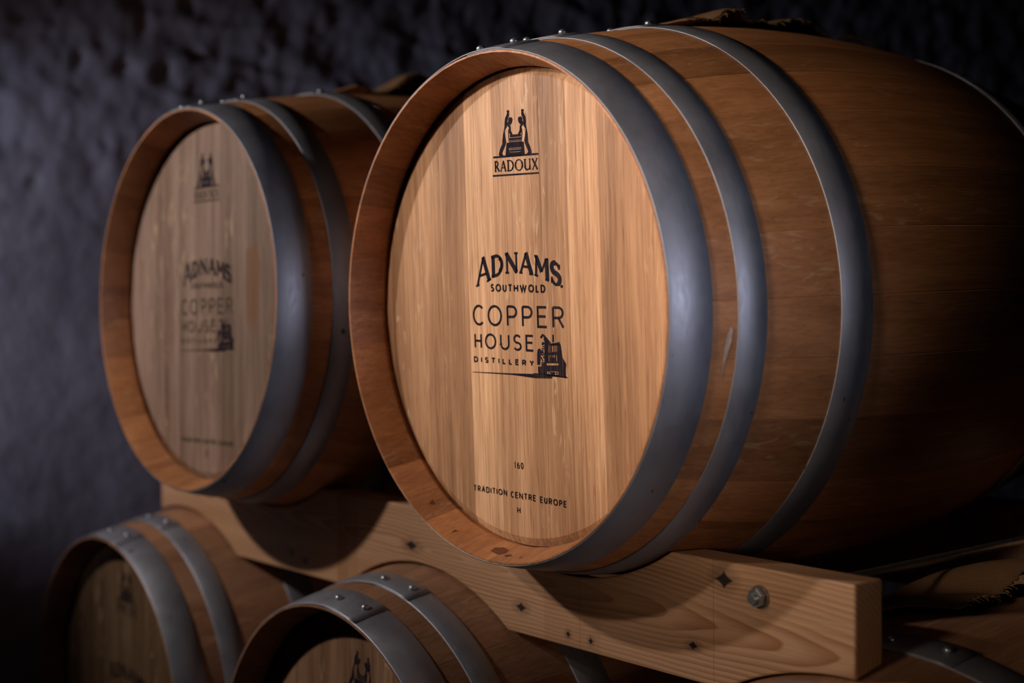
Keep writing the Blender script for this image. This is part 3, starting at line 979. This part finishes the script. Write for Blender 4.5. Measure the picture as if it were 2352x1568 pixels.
def rear_head_mesh():
    m = MB()
    m.lathe_y([(L - 0.066, RH + 0.001), (L - 0.05, RH + 0.001), (L - DH, 0.2665)], 0, 0, 64)
    me = bpy.data.meshes.new('rear_head')
    me.from_pydata(m.v, [], m.f)
    me.update()
    me.materials.append(M_HEAD)
    return me


REAR_HEAD = rear_head_mesh()


def tilt_matrix(tx, tz):
    n = Vector((tx, 1, tz)).normalized()
    x = Vector((1, -tx, 0)).normalized()
    z = x.cross(n)
    return Matrix((x, n, z)).transposed()


def place(me, name, parent, loc=None, rot=0.0, color=None):
    o = bpy.data.objects.new(name, me)
    COL.objects.link(o)
    o.parent = parent
    if loc is not None:
        o.location = loc
    o.rotation_euler = (0, rot, 0)
    if color:
        o.color = (*color, 1)
    return o


def jitter(c, r, amt):
    k = 1 + r.uniform(-amt, amt)
    h = r.uniform(-0.06, 0.06)
    return (c[0] * k * (1 + h * 0.4), c[1] * k, c[2] * k * (1 - h))


def barrel(front, tilt, label, seed, head_cols, stave_col, print_rot, inks, end_mark, lap_rot, stain=False):
    r = random.Random(seed)
    R = tilt_matrix(*tilt)
    root = empty('oak_barrel', (0, 0, 0), label, 'barrel', 'oak barrels racked in two rows')
    root.matrix_world = Matrix.Translation(Vector(front)) @ R.to_4x4() @ Matrix.Translation(-ORG)
    turn = r.uniform(0, 2 * PI)
    for me in STAVE_MESHES:
        place(me, 'stave', root, ORG, turn, jitter(stave_col, r, 0.22))
    for i, me in enumerate(HOOP_MESHES):
        h = place(me, 'hoop', root, ORG, lap_rot)
        for rm in RIVET_MESHES[i]:
            place(rm, 'rivet', h)
    for me, c in zip(PLANK_MESHES, head_cols):
        if stain and me in (PLANK_MESHES[6], PLANK_MESHES[7]):
            me = me.copy()
            me.materials.clear()
            me.materials.append(M_HEAD_STAIN)
        place(me, 'head_plank', root, ORG, 0.0, c)
    place(REAR_HEAD, 'rear_head', root, ORG, 0.0, head_cols[4])
    for name, me in print_meshes(inks[0], inks[1], end_mark):
        place(me, name, root, ORG, print_rot)
    return root


def cols(base, ks):
    return [(base[0] * k, base[1] * k * (1 + (k - 1) * 0.15), base[2] * k * (1 + (k - 1) * 0.3)) for k in ks]


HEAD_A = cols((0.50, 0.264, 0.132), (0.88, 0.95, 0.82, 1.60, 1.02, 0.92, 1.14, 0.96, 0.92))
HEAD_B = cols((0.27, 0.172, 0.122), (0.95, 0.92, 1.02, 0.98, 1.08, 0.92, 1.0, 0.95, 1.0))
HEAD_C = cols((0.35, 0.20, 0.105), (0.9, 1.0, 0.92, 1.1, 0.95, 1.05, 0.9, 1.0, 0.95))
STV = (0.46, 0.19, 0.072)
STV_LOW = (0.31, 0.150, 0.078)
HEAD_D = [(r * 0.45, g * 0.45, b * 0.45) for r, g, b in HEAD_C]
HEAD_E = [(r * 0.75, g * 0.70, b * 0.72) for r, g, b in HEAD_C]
PITCH = 0.709
LOWX, LOWY, LOWZ = -0.2979, -0.0383, -0.6734
B5DROP = 0.012
B5Y = -0.0083

main_barrel = barrel((0, 0, 0), (0.0153, 0.0284), 'large bright oak barrel with sharp black printing, on the right of the timber rack', 3,
       HEAD_A, STV, 0.0, (M_INK, M_INK), 'full', 0.0)
barrel((-PITCH, -0.0329, 0.0208), (-0.0112, -0.0122), 'oak barrel with pale head and faded printing, on the left of the timber rack', 5,
       HEAD_B, STV, math.radians(-1.8), (M_INK_FADED, M_INK), '2', -0.03, True)
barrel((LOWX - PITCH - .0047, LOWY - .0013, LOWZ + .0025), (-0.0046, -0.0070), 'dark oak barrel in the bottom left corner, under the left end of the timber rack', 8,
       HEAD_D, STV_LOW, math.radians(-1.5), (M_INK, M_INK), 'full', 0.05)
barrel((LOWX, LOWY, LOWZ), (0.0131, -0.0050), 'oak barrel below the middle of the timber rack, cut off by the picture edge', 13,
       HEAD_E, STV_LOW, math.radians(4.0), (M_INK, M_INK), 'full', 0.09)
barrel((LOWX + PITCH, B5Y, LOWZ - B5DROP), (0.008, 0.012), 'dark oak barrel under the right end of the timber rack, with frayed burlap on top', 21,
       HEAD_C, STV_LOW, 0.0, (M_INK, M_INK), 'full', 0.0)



def mark(root, name, pts, rad, mat):
    """a small stain or drip lying on a stave; pts are (distance from the front rim, degrees from the top)"""
    vs = []
    for y, t in pts:
        x, z = ring_pts(math.radians(t), rad(y))
        vs.append(Vector((x, y, z)))
    cy = sum(p[0] for p in pts) / len(pts)
    ct = sum(p[1] for p in pts) / len(pts)
    x, z = ring_pts(math.radians(ct), rad(cy))
    vs.append(Vector((x, cy, z)))
    n = len(pts)
    return link_mesh(name, vs, [(k, (k + 1) % n, n) for k in range(n)], mat, root, False, ORG)


mark(main_barrel, 'drip_mark', [(0.0700, 94.0), (0.0735, 94.6), (0.0720, 97.0), (0.0690, 99.0), (0.0655, 102.0), (0.0645, 104.6), (0.0635, 102.0), (0.0645, 98.5), (0.0665, 95.8)],
     lambda y: prof(y) + 0.0004, M_DRIP)
for pts in ([(0.014, 181.5), (0.020, 180.0), (0.028, 181.0), (0.030, 183.5), (0.024, 185.5), (0.016, 185.0)],
            [(0.012, 178.0), (0.017, 176.8), (0.020, 178.6), (0.015, 179.6)],
            [(0.010, 173.0), (0.017, 172.6), (0.016, 173.8)],
            [(0.012, 197.0), (0.022, 196.4), (0.021, 197.6)], [(0.011, 199.4), (0.020, 198.8), (0.018, 200.0)],
            [(0.018, 212.0), (0.024, 211.0), (0.026, 212.8)]):
    mark(main_barrel, 'stain_mark', pts, lambda y: inner(y) - 0.0004, M_STAIN)


# ------------------------------------------------------------------ timber rack between the two rows
def beam(front):
    """beam with round cradles cut into its top (upper barrels) and its underside (lower barrels)"""
    ys = (BEAM_Y0, BEAM_Y1) if front else (0.7305, 0.7305 + BEAM_Y1 - BEAM_Y0)
    gap = 0.0035
    outlines = []
    for y in ys:
        def cradle(cx, cz, cy, up):
            r = prof(y - cy) + gap
            return cx, cz, r
        top = [cradle(-PITCH, 0.0208 - 0.0122 * y, -0.0329, True), cradle(0.0153 * y, 0.0284 * y, 0.0, True)]
        top[0] = (-PITCH - 0.0112 * y, top[0][1], top[0][2])
        bot = [(LOWX - PITCH - .0047, LOWZ + .0025, prof(y - LOWY) + gap), (LOWX + 0.0131 * y, LOWZ - 0.005 * y, prof(y - LOWY) + gap), (LOWX + PITCH + 0.008 * y, LOWZ - B5DROP + 0.012 * y, prof(y - B5Y) + gap)]
        n = 16
        up = [(BEAM_X0, BEAM_Z1)]
        for cx, cz, r in top:
            hz = cz - BEAM_Z1
            half = math.sqrt(max(r * r - hz * hz, 0.0))
            for i in range(n + 1):
                x = -half + 2 * half * i / n
                up.append((cx + x, cz - math.sqrt(r * r - x * x)))
        up.append((BEAM_X1, BEAM_Z1))
        dn = []
        for bi, (cx, cz, r) in enumerate(bot):
            hz = BEAM_Z0 - cz
            half = math.sqrt(r * r - hz * hz)
            xa, xb = max(-half, BEAM_X0 - cx), min(half, BEAM_X1 - cx)
            if bi == 0:
                dn.append((BEAM_X0, cz + math.sqrt(r * r - xa * xa)))
                rng = range(1, n + 1)
            else:
                rng = range(0, n + 1)
            for i in rng:
                x = xa + (xb - xa) * i / n
                dn.append((cx + x, cz + math.sqrt(max(r * r - x * x, 0))))
        outlines.append(up + dn[::-1])
    a, b = outlines
    n = len(a)
    vs = [(x, ys[0], z) for x, z in a] + [(x, ys[1], z) for x, z in b]
    fs = [tuple(reversed(range(n))), tuple(range(n, 2 * n))]
    for i in range(n):
        j = (i + 1) % n
        fs.append((i, j, j + n, i + n))
    vs = [Vector(v) - RACK_ORG for v in vs]
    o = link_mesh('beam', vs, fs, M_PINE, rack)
    bm = bmesh.new()
    bm.from_mesh(o.data)
    bmesh.ops.recalc_face_normals(bm, faces=bm.faces)
    bm.to_mesh(o.data)
    bm.free()
    bv = o.modifiers.new('eased_edges', 'BEVEL')
    bv.width = 0.0025
    bv.segments = 2
    bv.limit_method = 'ANGLE'
    bv.angle_limit = math.radians(50)
    return o


rack = empty('barrel_rack', RACK_ORG, 'knotty pale pine rack beam with round cradles, carrying the two upper barrels', 'rack')
beam(True)
beam(False)


def tie_rod(x, z):
    pts = []
    m = MB()
    y = BEAM_Y0 - 0.0150
    prof_y = [(y, 0.0044), (y + 0.0010, 0.0056)]
    yy = y + 0.002
    while yy < BEAM_Y0 - 0.002:
        prof_y += [(yy, 0.0056), (yy + 0.0006, 0.0050), (yy + 0.0012, 0.0056)]
        yy += 0.0018
    prof_y += [(BEAM_Y0, 0.0052), (0.7305 + BEAM_Y1 - BEAM_Y0 + 0.02, 0.0052)]
    m.lathe_y(prof_y, 0, 0, 20)
    rod = m.build('tie_rod', M_ZINC, rack, False, Vector((x, 0, z)) - Vector((RACK_ORG.x, RACK_ORG.y, RACK_ORG.z)))
    for sgn, yf in ((1, BEAM_Y0), (-1, 0.7305 + BEAM_Y1 - BEAM_Y0)):
        w = MB()
        a, b = yf - 0.0018 * sgn, yf
        w.lathe_y([(min(a, b), 0.0118), (min(a, b) + 0.0006, 0.0125), (max(a, b), 0.0125)] if sgn > 0 else [(min(a, b), 0.0125), (max(a, b), 0.0118)], 0, 0, 28)
        w.build('washer', M_WASHER, rod)
        nn = MB()
        a, b = yf - 0.0092 * sgn, yf - 0.0019 * sgn
        lo, hi = min(a, b), max(a, b)
        nn.lathe_y([(lo, 0.0088), (lo + 0.0010, 0.0104), (hi - 0.0010, 0.0104), (hi, 0.0094)], 0, 0, 6, 0.35)
        nn.build('nut', M_ZINC, rod)
    return rod


tie_rod(0.300, -0.298)
tie_rod(-0.995, -0.298)

# ------------------------------------------------------------------ burlap patches over the bungs


def burlap(front, tilt, label, y0, y1, t0, t1, bumps, fall, seed, threads):
    r = random.Random(seed)
    R = tilt_matrix(*tilt).to_4x4()
    base = Matrix.Translation(Vector(front)) @ R
    root = empty('burlap_patch', (0, 0, 0), label, 'cloth', 'burlap patches on the barrel tops')
    root.matrix_world = base @ Matrix.Translation(Vector((0, (y0 + y1) / 2, RB)))
    org = Vector((0, (y0 + y1) / 2, RB))
    ns, nt = 90, 40
    vs, fs = [], []
    edge = [r.uniform(-0.010, 0.010) for _ in range(ns + 1)]

    def height(y, t):
        k = 1 - t
        h = 0.0
        for (c, w, a) in bumps:
            q = abs(y - c + 0.02 * k * math.sin(c * 40)) / w
            h += a * math.exp(-q ** 2.6) * (1 - fall * k)
        h += 0.0025 * (noise.noise(Vector((y * 22, t * 5, seed))) + 0.6)
        return max(0.0, h)
    for i in range(ns + 1):
        y = y0 + (y1 - y0) * i / ns
        for j in range(nt + 1):
            t = j / nt
            ang = math.radians(t0 + (t1 - t0) * t) + edge[i] * 0.5 * (t ** 6) + 0.03 * noise.noise(Vector((y * 14, 3.0, seed))) * t
            rad = prof(y) + 0.0028 + height(y, t)
            x, z = ring_pts(ang, rad)
            vs.append(Vector((x, y, z)) - org)
    for i in range(ns):
        for j in range(nt):
            a = i * (nt + 1) + j
            fs.append((a, a + 1, a + nt + 2, a + nt + 1))
    c = link_mesh('cloth', vs, fs, M_BURLAP, root, True)
    s = c.modifiers.new('cloth_thickness', 'SOLIDIFY')
    s.thickness = 0.0022
    s.offset = 1.0
    m = MB()
    for i in range(110):
        k = r.randrange(ns + 1)
        q = vs[k * (nt + 1) + nt]
        nrm = Vector((q.x, 0, q.z + RB)).normalized()
        tan = Vector((nrm.z, 0, -nrm.x))
        ln = r.uniform(0.003, 0.011)
        d = tan * 1.0 + Vector((0, r.uniform(-0.5, 0.5), 0)) + nrm * r.uniform(-0.3, 0.5)
        p0 = q + nrm * 0.001
        p1 = p0 + d * ln * 0.5
        p2 = p1 + d * ln * 0.4 - nrm * ln * 0.3
        m.tube([p0, p1, p2], 0.00045, 4)
    for k in range(threads):
        y = y1 - r.uniform(0.0, 0.05)
        a = math.radians(t1 + r.uniform(-3, 7))
        pts = []
        ln = r.uniform(0.05, 0.10)
        lift = r.uniform(0.004, 0.014)
        for i in range(9):
            t = i / 8
            yy = min(y + ln * t, 0.664 + 0.001 * t)
            rad = prof(min(yy, L)) + 0.002 + lift * (1 - t) ** 2 + 0.004 * math.sin(t * 5 + k)*(1-t) + 0.001
            x, z = ring_pts(a + 0.03 * math.sin(3 * t + k), rad)
            pts.append(Vector((x, yy, z)) - org)
        m.tube(pts, 0.0006, 4)
    f = m.build('fringe', M_FIBRE, root)
    f['kind'] = 'stuff'
    return root


BUMPS = [(0.325, 0.020, 0.006), (0.380, 0.024, 0.019), (0.435, 0.020, 0.008), (0.515, 0.045, 0.017)]
burlap((0, 0, 0), (0.0153, 0.0284), 'crumpled brown burlap patch with loose threads, on top of the large bright barrel', 0.305, 0.590, -24, 7, BUMPS, 0.6, 1, 9)
burlap((-PITCH, -0.0329, 0.0208), (-0.0112, -0.0122), 'brown burlap patch on the pale-headed barrel, half hidden behind the large bright barrel', 0.30, 0.60, -30, 6,
       [(0.30, 0.03, 0.008), (0.42, 0.04, 0.035), (0.5, 0.05, 0.02)], 0.5, 4, 5)
burlap((LOWX + PITCH, B5Y, LOWZ - B5DROP), (0.008, 0.012), 'dark burlap patch with a frayed edge, on the barrel at the bottom right corner', 0.34, 0.62, -42, -2,
       [(0.37, 0.03, 0.010), (0.50, 0.06, 0.030), (0.58, 0.04, 0.012)], 0.4, 9, 6)
